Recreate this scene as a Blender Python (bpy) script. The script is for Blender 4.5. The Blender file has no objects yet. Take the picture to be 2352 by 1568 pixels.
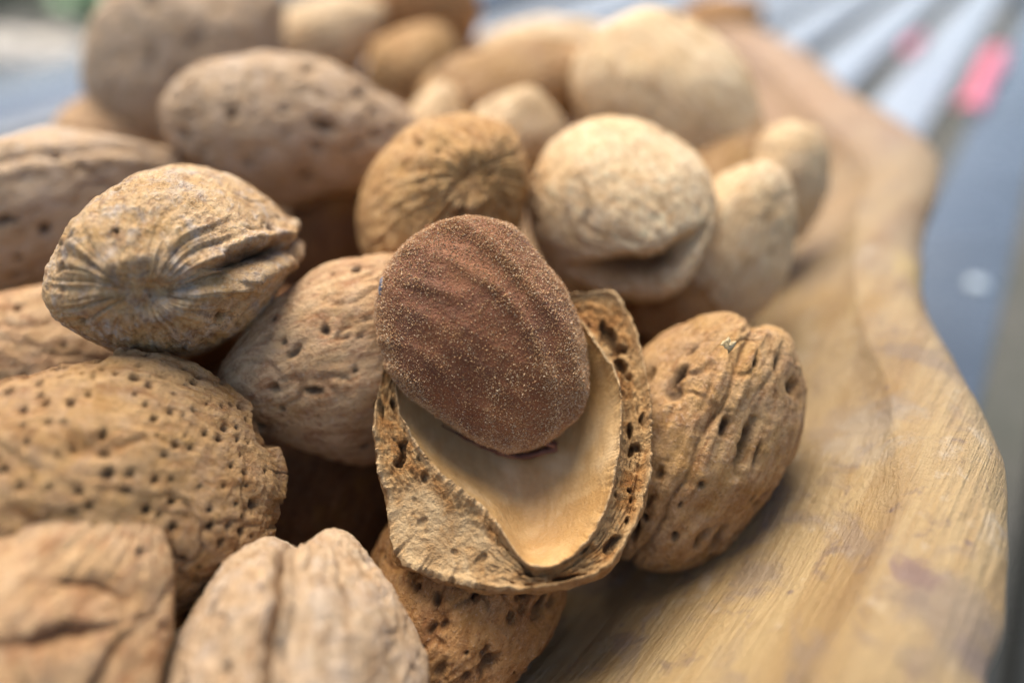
import bpy, math, random
import numpy as np
from mathutils import Vector, Matrix

sc = bpy.context.scene
COL = sc.collection
CM = 0.01                                   # everything below is written in centimetres

# ------------------------------------------------------------------ camera
PITCH = math.radians(37.0)
CAM = np.array([0.0, 0.0, 8.0])             # cm above the table top
FPX = 1568.0                                # focal length in pixels of a 2352 x 1568 frame
cam_d = bpy.data.cameras.new('camera'); cam = bpy.data.objects.new('camera', cam_d); COL.objects.link(cam)
cam.location = CAM * CM
cam.rotation_euler = (math.radians(90) - PITCH, 0, 0)
cam_d.sensor_width = 36.0; cam_d.lens = 24.0
cam_d.clip_start = 0.002; cam_d.clip_end = 500
cam_d.dof.use_dof = True
cam_d.dof.focus_distance = 5.42 * CM
cam_d.dof.aperture_fstop = 24.0 / 3.4       # 3.4 mm wide pupil
cam_d.dof.aperture_blades = 0
sc.camera = cam

# ------------------------------------------------------------------ sky, sun, exposure
SUN_EL, SUN_AZ = math.radians(60), math.radians(-20)   # azimuth clockwise from +Y
w = bpy.data.worlds.new('World'); sc.world = w; w.use_nodes = True
nt = w.node_tree; nt.nodes.clear()
sky = nt.nodes.new('ShaderNodeTexSky'); sky.sky_type = 'NISHITA'; sky.sun_disc = False
sky.sun_elevation = SUN_EL; sky.sun_rotation = SUN_AZ
sky.dust_density = 2.5; sky.air_density = 1.0; sky.ozone_density = 1.0
bg = nt.nodes.new('ShaderNodeBackground'); bg.inputs['Strength'].default_value = 0.05
wo = nt.nodes.new('ShaderNodeOutputWorld')
nt.links.new(sky.outputs[0], bg.inputs['Color']); nt.links.new(bg.outputs[0], wo.inputs['Surface'])
sd = bpy.data.lights.new('sun', 'SUN'); sun = bpy.data.objects.new('sun', sd); COL.objects.link(sun)
sd.energy = 1.5; sd.angle = math.radians(45); sd.color = (1.0, 0.93, 0.82)
sdir = Vector((math.sin(SUN_AZ) * math.cos(SUN_EL), math.cos(SUN_AZ) * math.cos(SUN_EL), math.sin(SUN_EL)))
sun.rotation_euler = sdir.to_track_quat('Z', 'Y').to_euler(); sun.location = (0, 0, 3)
sc.view_settings.view_transform = 'Standard'; sc.view_settings.look = 'None'
sc.view_settings.exposure = 2.25; sc.view_settings.gamma = 1.0
sc.render.engine = 'CYCLES'
sc.cycles.use_denoising = True
try:
    sc.cycles.denoiser = 'OPENIMAGEDENOISE'; sc.cycles.denoising_input_passes = 'RGB_ALBEDO_NORMAL'
except Exception:
    pass
sc.cycles.max_bounces = 6; sc.cycles.diffuse_bounces = 4; sc.cycles.glossy_bounces = 3

# ------------------------------------------------------------------ geometry helpers
FW = np.array([0, math.cos(PITCH), -math.sin(PITCH)])
UP = np.array([0, math.sin(PITCH), math.cos(PITCH)])
RT = np.array([1.0, 0, 0])

def nrm(v):
    v = np.asarray(v, float); return v / np.linalg.norm(v)
def ray(px, py):
    return FW + RT * ((px - 1176) / FPX) + UP * ((784 - py) / FPX)
def at(px, py, depth):
    return CAM + ray(px, py) * depth
def on_plane(px, py, c, n):
    r = ray(px, py); return CAM + r * (np.dot(c - CAM, n) / np.dot(r, n))
def on_z(px, py, z):
    r = ray(px, py); return CAM + r * ((z - CAM[2]) / r[2])

# hashed gradient noise, vectorised
_rs = np.random.RandomState(7)
_perm = _rs.permutation(256).astype(np.int32); _perm = np.concatenate([_perm, _perm, _perm])
_g = _rs.normal(size=(256, 3)).astype(np.float32); _g /= np.linalg.norm(_g, axis=1, keepdims=True)
def noise(x, y, z):
    x, y, z = np.broadcast_arrays(x, y, z)
    x = x.astype(np.float32) + 100; y = y.astype(np.float32) + 100; z = z.astype(np.float32) + 100
    xi = np.floor(x).astype(np.int32); yi = np.floor(y).astype(np.int32); zi = np.floor(z).astype(np.int32)
    xf = x - xi; yf = y - yi; zf = z - zi
    xi &= 255; yi &= 255; zi &= 255
    u = xf**3 * (xf * (xf * 6 - 15) + 10); v = yf**3 * (yf * (yf * 6 - 15) + 10); t = zf**3 * (zf * (zf * 6 - 15) + 10)
    def c(i, j, k):
        g = _g[_perm[_perm[_perm[(xi + i) & 255] + ((yi + j) & 255)] + ((zi + k) & 255)]]
        return g[..., 0] * (xf - i) + g[..., 1] * (yf - j) + g[..., 2] * (zf - k)
    def L(a, b, w_): return a + (b - a) * w_
    return 1.6 * L(L(L(c(0,0,0), c(1,0,0), u), L(c(0,1,0), c(1,1,0), u), v),
                   L(L(c(0,0,1), c(1,0,1), u), L(c(0,1,1), c(1,1,1), u), v), t)
def fbm(x, y, z, o=3):
    a = 1.0; s = 0; f = 1.0
    for _ in range(o):
        s = s + a * noise(x * f, y * f, z * f + 17 * f); a *= 0.5; f *= 2.03
    return s
def ridge(x, y, z):
    return 1 - 2 * np.abs(noise(x, y, z))
def sstep(a, b, x):
    t = np.clip((x - a) / (b - a), 0, 1); return t * t * (3 - 2 * t)

def grid_mesh(name, P, wrap_v=True, wrap_u=False, attrs=None, poles=False, flip=False):
    """P: (nu, nv, 3) points in cm. Quads between rows; v wraps."""
    nu, nv = P.shape[:2]
    idx = np.arange(nu * nv).reshape(nu, nv)
    a = idx[:-1, :] if not wrap_u else idx
    b = idx[1:, :] if not wrap_u else np.roll(idx, -1, 0)
    if wrap_v:
        a2 = np.roll(a, -1, 1); b2 = np.roll(b, -1, 1)
    else:
        a2 = a[:, 1:]; b2 = b[:, 1:]; a = a[:, :-1]; b = b[:, :-1]
    q = np.stack([a, b, b2, a2], -1).reshape(-1, 4)
    if flip: q = q[:, ::-1]
    V = P.reshape(-1, 3); extra = []
    if poles:
        p0 = P[0].mean(0); p1 = P[-1].mean(0); V = np.vstack([V, p0, p1])
        n0 = nu * nv; n1 = n0 + 1
        r0 = idx[0]; r1 = idx[-1]
        t0 = np.stack([np.full(nv, n0), r0, np.roll(r0, -1)], -1)
        t1 = np.stack([np.full(nv, n1), np.roll(r1, -1), r1], -1)
        tris = np.vstack([t0, t1])
        if flip: tris = tris[:, ::-1]
    else:
        tris = np.zeros((0, 3), int)
    me = bpy.data.meshes.new(name)
    me.vertices.add(len(V)); me.vertices.foreach_set('co', (V * CM).astype(np.float32).ravel())
    nl = q.size + tris.size
    me.loops.add(nl); me.loops.foreach_set('vertex_index', np.concatenate([q.ravel(), tris.ravel()]).astype(np.int32))
    nf = len(q) + len(tris); me.polygons.add(nf)
    st = np.concatenate([np.arange(len(q)) * 4, len(q) * 4 + np.arange(len(tris)) * 3]).astype(np.int32)
    me.polygons.foreach_set('loop_start', st)
    me.polygons.foreach_set('use_smooth', np.ones(nf, bool))
    me.update(calc_edges=True); me.validate()
    for k, arr in (attrs or {}).items():
        arr = arr.reshape(-1).astype(np.float32)
        if poles: arr = np.concatenate([arr, [arr[:nv].mean(), arr[-nv:].mean()]]).astype(np.float32)
        at_ = me.attributes.new(k, 'FLOAT', 'POINT'); at_.data.foreach_set('value', arr)
    return me

def tri_mesh(name, V, F, smooth=False):
    V = np.asarray(V); F = np.asarray(F)
    k = F.shape[1]
    me = bpy.data.meshes.new(name)
    me.vertices.add(len(V)); me.vertices.foreach_set('co', (V * CM).astype(np.float32).ravel())
    me.loops.add(F.size); me.loops.foreach_set('vertex_index', F.astype(np.int32).ravel())
    me.polygons.add(len(F)); me.polygons.foreach_set('loop_start', (np.arange(len(F)) * k).astype(np.int32))
    me.polygons.foreach_set('use_smooth', np.full(len(F), smooth))
    me.update(calc_edges=True); me.validate()
    return me

def link(name, data, mat=None, parent=None, **props):
    o = bpy.data.objects.new(name, data); COL.objects.link(o)
    if mat is not None: data.materials.append(mat)
    if parent is not None: o.parent = parent
    for k, v in props.items(): o[k] = v
    return o
def thing(name, loc, label, cat, group=None):
    o = bpy.data.objects.new(name, None); COL.objects.link(o); o.location = np.asarray(loc) * CM
    o.empty_display_size = 0.01
    o['label'] = label; o['category'] = cat
    if group: o['group'] = group
    return o
def vnormals(P, wrap_v=True):
    if wrap_v:
        dv = np.roll(P, -1, 1) - np.roll(P, 1, 1)
    else:
        dv = np.gradient(P, axis=1)
    du = np.gradient(P, axis=0)
    n = np.cross(du, dv); l = np.linalg.norm(n, axis=-1, keepdims=True); l[l < 1e-12] = 1
    return n / l
def pspline(pts, n):
    """closed periodic Catmull-Rom through pts -> n samples"""
    pts = np.asarray(pts, float); m = len(pts)
    seg = np.linalg.norm(np.roll(pts, -1, 0) - pts, axis=1); cum = np.concatenate([[0], np.cumsum(seg)])
    t = np.linspace(0, cum[-1], n, endpoint=False)
    i = np.clip(np.searchsorted(cum, t, 'right') - 1, 0, m - 1); f = ((t - cum[i]) / seg[i])[:, None]
    p0, p1, p2, p3 = pts[(i - 1) % m], pts[i], pts[(i + 1) % m], pts[(i + 2) % m]
    return 0.5 * (2 * p1 + (p2 - p0) * f + (2 * p0 - 5 * p1 + 4 * p2 - p3) * f**2 + (3 * p1 - p0 - 3 * p2 + p3) * f**3)
def polar(pts, n):
    """outline points (k,2) -> radius at n angles around the origin"""
    d = pspline(pts, 1200); a = np.arctan2(d[:, 1], d[:, 0]) % (2 * np.pi); r = np.hypot(d[:, 0], d[:, 1])
    o = np.argsort(a); a = a[o]; r = r[o]
    th = np.linspace(0, 2 * np.pi, n, endpoint=False)
    return th, np.interp(th, np.concatenate([a - 2 * np.pi, a, a + 2 * np.pi]), np.tile(r, 3))

# ------------------------------------------------------------------ materials
class NT:
    def __init__(s, name):
        s.m = bpy.data.materials.new(name); s.m.use_nodes = True; s.t = s.m.node_tree; s.t.nodes.clear()
        s.out = s.n('ShaderNodeOutputMaterial'); s.b = s.n('ShaderNodeBsdfPrincipled'); s.l(s.b.outputs[0], s.out.inputs['Surface'])
    def n(s, t): return s.t.nodes.new(t)
    def l(s, a, b): s.t.links.new(a, b)
    def coord(s, scale=(1, 1, 1), rot=(0, 0, 0)):
        c = s.n('ShaderNodeTexCoord'); m = s.n('ShaderNodeMapping')
        m.inputs['Scale'].default_value = [100 * k for k in scale]; m.inputs['Rotation'].default_value = rot
        s.l(c.outputs['Object'], m.inputs['Vector']); return m.outputs[0]
    def noise(s, vec, scale, detail=4, rough=.55, dist=0.0):
        k = s.n('ShaderNodeTexNoise'); k.inputs['Scale'].default_value = scale; k.inputs['Detail'].default_value = detail
        k.inputs['Roughness'].default_value = rough; k.inputs['Distortion'].default_value = dist
        s.l(vec, k.inputs['Vector']); return k.outputs['Fac']
    def voro(s, vec, scale, feature='F1', rnd=1.0):
        k = s.n('ShaderNodeTexVoronoi'); k.inputs['Scale'].default_value = scale; k.feature = feature
        k.inputs['Randomness'].default_value = rnd; s.l(vec, k.inputs['Vector']); return k.outputs['Distance']
    def ramp(s, f, stops, interp='LINEAR'):
        r = s.n('ShaderNodeValToRGB'); r.color_ramp.interpolation = interp
        e = r.color_ramp.elements
        while len(e) < len(stops): e.new(0.5)
        for k, (p, c) in enumerate(stops):
            e[k].position = p
            e[k].color = (*c, 1) if hasattr(c, '__len__') else (c, c, c, 1)
        s.l(f, r.inputs[0]); return r.outputs[0]
    def mix(s, f, a, b, mode='MIX'):
        k = s.n('ShaderNodeMix'); k.data_type = 'RGBA'; k.blend_type = mode
        for i, v in ((0, f), (6, a), (7, b)):
            if isinstance(v, (int, float)): k.inputs[i].default_value = v if i == 0 else (v, v, v, 1)
            elif isinstance(v, tuple): k.inputs[i].default_value = (*v, 1)
            else: s.l(v, k.inputs[i])
        return k.outputs[2]
    def math(s, op, a, b=0.0):
        k = s.n('ShaderNodeMath'); k.operation = op
        for i, v in ((0, a), (1, b)):
            if isinstance(v, (int, float)): k.inputs[i].default_value = v
            else: s.l(v, k.inputs[i])
        return k.outputs[0]
    def attr(s, name):
        k = s.n('ShaderNodeAttribute'); k.attribute_name = name; return k.outputs['Fac']
    def bump(s, h, dist_cm, strength=1.0, prev=None):
        k = s.n('ShaderNodeBump'); k.inputs['Distance'].default_value = dist_cm * CM; k.inputs['Strength'].default_value = strength
        s.l(h, k.inputs['Height'])
        if prev is not None: s.l(prev, k.inputs['Normal'])
        return k.outputs[0]
    def done(s, color, rough=.7, normal=None, spec=.3, **kw):
        for nm, v in (('Base Color', color), ('Roughness', rough), ('Specular IOR Level', spec)):
            if isinstance(v, (int, float)): s.b.inputs[nm].default_value = v
            elif isinstance(v, tuple): s.b.inputs[nm].default_value = (*v, 1)
            else: s.l(v, s.b.inputs[nm])
        if normal is not None: s.l(normal, s.b.inputs['Normal'])
        for k, v in kw.items(): s.b.inputs[k].default_value = v
        return s.m

def shell_mat(name, light, mid, dark, grey, grey_amt=0.5, yellow=(.5, .32, .10), yel_amt=.25):
    dk = lambda c: (c[0] ** 1.0 * .84, c[1] ** 1.06 * .715, c[2] ** 1.22 * .62)
    light, mid, dark, grey, yellow = map(dk, (light, mid, dark, grey, yellow))
    s = NT(name); v = s.coord(); vl = s.coord((0.30, 1, 1)); vf = s.coord((.16, 1, 1))
    n1 = s.noise(v, 1.3, 5, .6, .4); n2 = s.noise(v, 5.5, 7, .68, .3); n3 = s.noise(vl, 8, 5, .65, .4); n4 = s.noise(v, 30, 5, .75)
    nf = s.noise(vf, 17, 5, .7, .3)
    c = s.mix(s.ramp(n1, [(.34, 0.0), (.66, 1.0)]), mid, light)
    c = s.mix(s.math('MULTIPLY', s.ramp(n2, [(.47, 0.0), (.62, 1.0)]), grey_amt), c, grey)
    c = s.mix(s.math('MULTIPLY', s.ramp(n3, [(.50, 0.0), (.64, 1.0)]), .55), c, dark)
    c = s.mix(s.math('MULTIPLY', s.ramp(s.noise(v, 2.6, 4, .55, .8), [(.50, 0.0), (.62, 1.0)]), yel_amt), c, yellow)
    c = s.mix(s.math('MULTIPLY', s.ramp(nf, [(.38, 1.0), (.48, 0.0)]), .38), c, dark)
    c = s.mix(s.math('MULTIPLY', s.ramp(nf, [(.54, 0.0), (.66, 1.0)]), .35), c, tuple(min(.8, k * 1.25 + .03) for k in light))
    c = s.mix(s.math('MULTIPLY', s.ramp(n4, [(.57, 0.0), (.66, 1.0)]), .5), c, tuple(min(.8, k * 1.4 + .08) for k in grey))
    c = s.mix(s.math('MULTIPLY', s.ramp(n4, [(.33, 1.0), (.43, 0.0)]), .6), c, tuple(k * .45 for k in dark))
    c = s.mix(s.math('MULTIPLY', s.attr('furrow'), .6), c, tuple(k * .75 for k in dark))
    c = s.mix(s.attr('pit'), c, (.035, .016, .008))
    h = s.math('ADD', s.math('MULTIPLY', n2, .7), s.math('ADD', s.math('MULTIPLY', s.noise(v, 15, 6, .7), .6), s.math('ADD', s.math('MULTIPLY', n4, .35), s.math('MULTIPLY', nf, .6))))
    return s.done(c, .66, s.bump(h, .06), .3)

M = {}
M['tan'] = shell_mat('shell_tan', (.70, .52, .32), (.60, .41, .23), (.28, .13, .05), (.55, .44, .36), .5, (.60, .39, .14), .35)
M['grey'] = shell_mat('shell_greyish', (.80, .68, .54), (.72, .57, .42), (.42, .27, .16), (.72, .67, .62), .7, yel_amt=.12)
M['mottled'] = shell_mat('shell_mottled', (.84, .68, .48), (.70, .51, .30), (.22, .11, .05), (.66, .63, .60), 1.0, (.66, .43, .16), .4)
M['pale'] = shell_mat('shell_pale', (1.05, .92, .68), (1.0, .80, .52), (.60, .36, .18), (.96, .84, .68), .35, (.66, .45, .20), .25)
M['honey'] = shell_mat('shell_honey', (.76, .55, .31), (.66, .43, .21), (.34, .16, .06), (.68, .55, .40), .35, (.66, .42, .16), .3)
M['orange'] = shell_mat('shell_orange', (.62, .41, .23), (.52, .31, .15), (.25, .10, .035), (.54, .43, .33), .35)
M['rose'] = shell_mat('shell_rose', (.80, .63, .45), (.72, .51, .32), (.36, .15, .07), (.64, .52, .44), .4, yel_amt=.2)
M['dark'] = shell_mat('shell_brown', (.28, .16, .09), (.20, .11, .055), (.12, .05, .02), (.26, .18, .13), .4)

# ------------------------------------------------------------------ the wooden bowl
# outline of the carved rim, world centimetres: (outer x, outer y, inner x, inner y, height)
def rimpt(po, pi, z=4.0):
    a = on_z(*po, z); b = on_z(*pi, z - .05); return [a[0], a[1], b[0], b[1], z]
RIM = [rimpt((2300, 1568), (1850, 1568)), rimpt((2338, 1400), (1950, 1400)), rimpt((2352, 1210), (2062, 1170)),
       rimpt((2325, 1040), (2066, 1010)), rimpt((2262, 900), (2044, 860)), rimpt((2182, 770), (1990, 745)),
       rimpt((2133, 640), (1962, 610)), rimpt((2138, 490), (1972, 480)), rimpt((2168, 375), (1998, 390)),
       rimpt((2120, 290), (1960, 330)), rimpt((1990, 215), (1880, 262)), rimpt((1900, 140), (1800, 180)), rimpt((1790, 70), (1730, 120)), rimpt((1690, 38), (1640, 75)),
       rimpt((1560, 28), (1540, 62)), rimpt((1400, 62), (1400, 92)), rimpt((1200, 95), (1220, 122)),
       [-3.2, 15.2, -2.4, 14.2, 4.0], [-5.4, 12.2, -4.5, 11.6, 3.9], [-6.7, 8.8, -5.7, 8.6, 3.8], [-7.2, 5.6, -6.1, 5.6, 3.8],
       [-6.8, 2.4, -5.8, 2.6, 3.7], [-5.3, -.2, -4.5, .5, 3.7], [-2.8, -1.5, -2.4, -.6, 3.7], [-.2, -1.5, -.2, -.5, 3.75], [1.8, -.7, 1.1, .2, 3.85], [2.5, .35, 1.55, .95, 3.93], [2.78, 1.2, 1.72, 1.5, 3.97]]
NTB = 620
R5 = pspline(np.array(RIM), NTB)
O2, I2, RZ = R5[:, :2], R5[:, 2:4], R5[:, 4]
A0, A1 = np.array([-1.6, 3.0]), np.array([1.6, 15.0])
tt = np.clip(((I2 - A0) @ (A1 - A0)) / np.dot(A1 - A0, A1 - A0), 0, 1)[:, None]
S2 = A0 + tt * (A1 - A0)
rings = []
FLOORZ = 1.3
for w_ in 1 - (1 - np.linspace(0.02, 1, 110)) ** 1.4:
    p = S2 + w_ * (I2 - S2)
    dist = np.linalg.norm(I2 - p, axis=1)
    z = FLOORZ + (RZ - .32 - FLOORZ) * np.exp(-(dist / 2.1) ** 1.3) + .22 * np.exp(-dist / .12)
    rings.append(np.column_stack([p, z]))
for w_ in np.linspace(0.02, 1, 46):
    p = I2 + w_ * (O2 - I2)
    z = RZ - .10 + .16 * np.sin(np.pi * min(1, w_ * .8 + .06)) * 1.0 - .10 * w_**6 - .04
    rings.append(np.column_stack([p, z]))
cO = O2 - S2
for w_ in np.linspace(0, 1, 40)[1:]:
    k = 1 + .03 * math.sin(math.pi * min(1, w_ * 2.5)) - .42 * w_**1.5
    z = (RZ - .2) * (1 - w_) ** .8 + .06
    rings.append(np.column_stack([S2 + cO * k, z]))
PB = np.array(rings)
N_ = -vnormals(PB)
gx = PB[..., 0] * .66 + PB[..., 1] * .75; gy = -PB[..., 0] * .75 + PB[..., 1] * .66
disp = .07 * noise(PB[..., 0] * .6, PB[..., 1] * .6, PB[..., 2] * .6) + .02 * noise(PB[..., 0] * 2.2, PB[..., 1] * 2.2, PB[..., 2] * 2) \
    + .006 * noise(gx * 1.2, gy * 12, PB[..., 2] * 8)
PB = PB + N_ * disp[..., None]
me = grid_mesh('wooden_bowl', PB, poles=True)

def wood_mat():
    s = NT('carved_wood')
    ang = math.radians(-49)
    c0 = s.n('ShaderNodeTexCoord'); mp = s.n('ShaderNodeMapping'); mp.inputs['Rotation'].default_value = (0, 0, ang)
    mp.inputs['Scale'].default_value = (100, 100, 100); s.l(c0.outputs['Object'], mp.inputs['Vector'])
    m2 = s.n('ShaderNodeMapping'); m2.inputs['Scale'].default_value = (.16, 1.6, .9); s.l(mp.outputs[0], m2.inputs['Vector'])
    m3 = s.n('ShaderNodeMapping'); m3.inputs['Scale'].default_value = (.10, 2.6, 1.6); s.l(mp.outputs[0], m3.inputs['Vector'])
    v = mp.outputs[0]; g1 = s.noise(m2.outputs[0], 1.5, 5, .6, .6); g2 = s.noise(m3.outputs[0], 8, 4, .65, .2)
    c = s.ramp(g1, [(.28, (.21, .112, .036)), (.45, (.30, .187, .072)), (.58, (.36, .245, .11)), (.74, (.27, .16, .055))])
    c = s.mix(s.math('MULTIPLY', s.ramp(g2, [(.40, 1.0), (.52, 0.0)]), .16), c, (.21, .12, .048))
    c = s.mix(s.math('MULTIPLY', s.ramp(s.noise(v, .55, 4, .55, .5), [(.47, 0.0), (.66, 1.0)]), .55), c, (.29, .215, .135))
    c = s.mix(s.math('MULTIPLY', s.ramp(s.noise(v, .8, 5, .62, 1.2), [(.54, 0.0), (.62, 1.0)]), .6), c, (.19, .135, .095))
    c = s.mix(s.math('MULTIPLY', s.ramp(s.noise(v, 3.2, 6, .7, .6), [(.56, 0.0), (.66, 1.0)]), .65), c, (.14, .09, .065))
    c = s.mix(s.math('MULTIPLY', s.ramp(s.noise(v, 2.4, 6, .72, .2), [(.57, 0.0), (.68, 1.0)]), .5), c, (.46, .38, .28))
    sp = s.voro(v, 2.6); c = s.mix(s.math('MULTIPLY', s.ramp(sp, [(.05, 1.0), (.085, 0.0)]), .7), c, (.13, .08, .07))
    c = s.mix(s.math('MULTIPLY', s.ramp(s.noise(v, .35, 3, .5, .3), [(.45, 0.0), (.62, 1.0)]), .5), c, (.24, .16, .075))
    c = s.mix(s.math('MULTIPLY', s.ramp(s.noise(v, 26, 4, .75), [(.58, 0.0), (.70, 1.0)]), .3), c, (.13, .08, .05))
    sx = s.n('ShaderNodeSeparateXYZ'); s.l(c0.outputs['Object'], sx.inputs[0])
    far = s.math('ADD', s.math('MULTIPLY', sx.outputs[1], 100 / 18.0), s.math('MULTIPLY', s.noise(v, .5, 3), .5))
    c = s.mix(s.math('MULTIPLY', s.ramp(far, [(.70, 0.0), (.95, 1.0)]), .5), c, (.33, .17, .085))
    def stain(c, p, r, col, amt):
        d = s.n('ShaderNodeVectorMath'); d.operation = 'DISTANCE'; s.l(c0.outputs['Object'], d.inputs[0]); d.inputs[1].default_value = [q * CM for q in p]
        f = s.math('ADD', s.math('MULTIPLY', d.outputs['Value'], 100.0 / r), s.math('MULTIPLY', s.noise(v, 3.5, 6, .7, .8), 2.4))
        return s.mix(s.math('MULTIPLY', s.ramp(s.math('MULTIPLY', f, .4), [(.70, 1.0), (.86, 0.0)]), amt), c, col)
    c = stain(c, on_z(2190, 1400, 4.0), .42, (.20, .145, .10), .6)
    c = stain(c, on_z(2090, 1300, 4.0), .20, (.17, .10, .08), .8)
    c = stain(c, on_z(2300, 1500, 4.0), .25, (.20, .14, .11), .6)
    c = stain(c, on_z(2112, 610, 4.0), .40, (.50, .34, .08), .35)
    c = stain(c, on_z(1990, 1000, 3.7), .45, (.30, .24, .17), .5)
    h = s.math('ADD', s.math('MULTIPLY', g2, 1.0), s.noise(v, 9, 7, .75))
    return s.done(c, .46, s.bump(h, .04), .5)
M['wood'] = wood_mat()
bowl = link('wooden_bowl', me, M['wood'], label='carved pale wooden bowl with a wavy thick rim, holding the heap of almonds', category='bowl')

# ------------------------------------------------------------------ almonds in their shells
def make_nut(name, px, py, depth, a, k, L, W, T, mat, label, res=(120, 84), seed=0, pits=50, pr=.045, pel=1.6, pdepth=.05,
             wr=.5, lump=1.0, groove=0, gw=.06, gwin=(-1.2, 1.2), keel=.10, kridge=0.0, scar=.0, tip=.32, point=.16, notch=0.0,
             rad=0.0, flake=0.0, mouth=None, world=None, group='almonds heaped in the wooden bowl'):
    c = at(px, py, depth) if world is None else np.asarray(world, float)
    d = nrm(CAM - c); r_ = nrm(RT - np.dot(RT, d) * d); u_ = np.cross(d, r_)
    tow = lambda v: r_ * v[0] + u_ * v[1] + d * v[2]
    A = nrm(tow(a)); K = tow(k); K = nrm(K - np.dot(K, A) * A); Z = np.cross(A, K)
    rs = np.random.RandomState(seed * 31 + 5); of = rs.uniform(-40, 40, 3)
    nu, nv = res
    ph = np.linspace(0, np.pi, nu + 2)[1:-1][:, None]; vv = np.linspace(-np.pi, np.pi, nv, endpoint=False)[None, :]
    cp = np.cos(ph); sp = np.sin(ph)
    cpos = np.clip(cp, 0, 1)
    rd = sp ** .92 * (1 - tip * cpos**2)
    x = L * (cp + point * cpos**5) + 0 * vv
    ke = 1 + keel * np.exp(-(vv / .42) ** 2) + keel * .35 * np.exp(-((np.abs(vv) - np.pi) / .3) ** 2)
    y = W * rd * np.cos(vv) * ke
    z = T * rd * np.sin(vv) * (1 - .10 * np.cos(vv) ** 2)
    y = y + .07 * W * np.sin(ph * 2) * 0 + .05 * L * (cp**2) * (cp > 0)
    P = np.stack([x, y + 0 * z, z], -1)
    n = vnormals(P); 
    if np.mean(np.sum(n * P, -1)) < 0: n = -n
    X, Y, Zz = P[..., 0] + of[0], P[..., 1] + of[1], P[..., 2] + of[2]
    h = .075 * lump * noise(X * .9, Y * .9, Zz * .9) + .030 * lump * noise(X * 2.3, Y * 2.3, Zz * 2.3)
    # lengthwise wrinkles that follow the shell, bent by a warp
    pf = sstep(.03, .34, sp ** .92) + 0 * vv
    wx = .34 * noise(X * 1.5, Y * 1.5, Zz * 1.5)
    vs = (vv + 0 * ph) + wx
    w1 = ridge(X * .8, np.cos(vs) * 3.2 + of[1], np.sin(vs) * 3.2 + of[2])
    w2 = ridge(X * 1.6 + 9, np.cos(vs) * 7.5 + of[1], np.sin(vs) * 7.5 + of[2])
    endw = np.exp(-((cp + .95) / .42) ** 2) + .5 * np.exp(-((cp - .95) / .35) ** 2)
    w3 = ridge(X * .8 + 3, np.cos(vs) * 13 + of[1], np.sin(vs) * 13 + of[2])
    wm = .55 + .45 * noise(X * 1.1 + 5, Y * 1.1, Zz * 1.1)
    h = h + pf * (wr * wm * (.026 * w1 + .018 * w2) + (wr * .5 + rad) * endw * (.026 * w2 + .020 * w3)) \
          + (1 - pf) * (.020 * fbm(X * 6, Y * 6, Zz * 6, 4))
    wm2 = np.clip(.5 + noise(X * 1.3, Y * 1.3 + 8, Zz * 1.3), 0, 1)
    qx, qy, qz = X + .12 * noise(X * 3, Y * 3, Zz * 3), Y + .12 * noise(X * 3 + 9, Y * 3, Zz * 3), Zz
    h = h + (.25 + wr) * .013 * wm2 * ridge(qx * 3.4, qy * 5.5, qz * 5.5) + (.2 + wr) * .007 * ridge(qx * 7, qy * 11, qz * 11)
    chan = sstep(.80, .97, ridge(qx * 2.0 + 30, qy * 3.6, qz * 3.6)) * sstep(-.1, .3, noise(X * 1.4, Y * 1.4 + 50, Zz * 1.4))
    h = h - .024 * chan
    h = h + .009 * fbm(X * 8, Y * 8, Zz * 8, 4)
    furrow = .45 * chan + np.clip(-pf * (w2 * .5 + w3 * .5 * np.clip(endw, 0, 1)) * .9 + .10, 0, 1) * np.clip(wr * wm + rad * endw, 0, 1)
    if flake:
        fl = noise(X * 1.6 + 3, Y * 1.6, Zz * 1.6); fe = sstep(.12, .17, fl)
        band = np.exp(-(Zz - of[2]) ** 2 / (.25) ** 2) * (P[..., 1] > 0)
        h = h - flake * .05 * fe * np.clip(band + .12, 0, 1)
        furrow = np.maximum(furrow, .6 * fe * band)
    # suture line along the keel
    if groove or kridge:
        zz = P[..., 2] + .05 * noise(X * 2.5, 0 * X + 3, 0 * X + of[0]) + .02 * noise(X * 9, 0 * X + 7, 0 * X)
        win = sstep(gwin[0] - .15, gwin[0] + .15, cp) * (1 - sstep(gwin[1] - .15, gwin[1] + .15, cp)) * (P[..., 1] > 0)
        g = np.exp(-(zz / gw) ** 2) * win
        sh = np.exp(-((np.abs(zz) - 2.1 * gw) / (gw * 1.1)) ** 2) * win
        h = h - groove * g * (1 + .4 * noise(X * 4, Y * 0, Zz * 0)) + groove * .45 * sh
        h = h + kridge * np.exp(-((np.abs(zz) - .09) / .03) ** 2) * win * (.6 + .5 * noise(X * 6, Y * 6, Zz * 6)) \
              - kridge * .6 * np.exp(-(zz / .05) ** 2) * win
        furrow = np.maximum(furrow, np.clip(g * 1.0, 0, 1) * min(1, groove * 9 + kridge * 10))
    if notch:
        zz = P[..., 2]
        h = h - notch * np.exp(-((cp - 1) / .10) ** 2) * np.exp(-(zz / .13) ** 2) * 1.0
        h = h + notch * .25 * np.exp(-((cp - .95) / .12) ** 2) * np.exp(-((zz - .30) / .2) ** 2)
    if scar:
        ds = np.hypot(P[..., 1] / W, P[..., 2] / T) + 10 * (cp > 0)
        h = h - scar * np.exp(-(ds / .20) ** 2) + scar * .45 * np.exp(-((ds - .27) / .09) ** 2) * (1 + .8 * noise(X * 7, Y * 7, Zz * 7))
        furrow = np.maximum(furrow, .5 * np.exp(-(ds / .16) ** 2))
    pit = np.zeros(P.shape[:2], np.float32)
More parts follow.
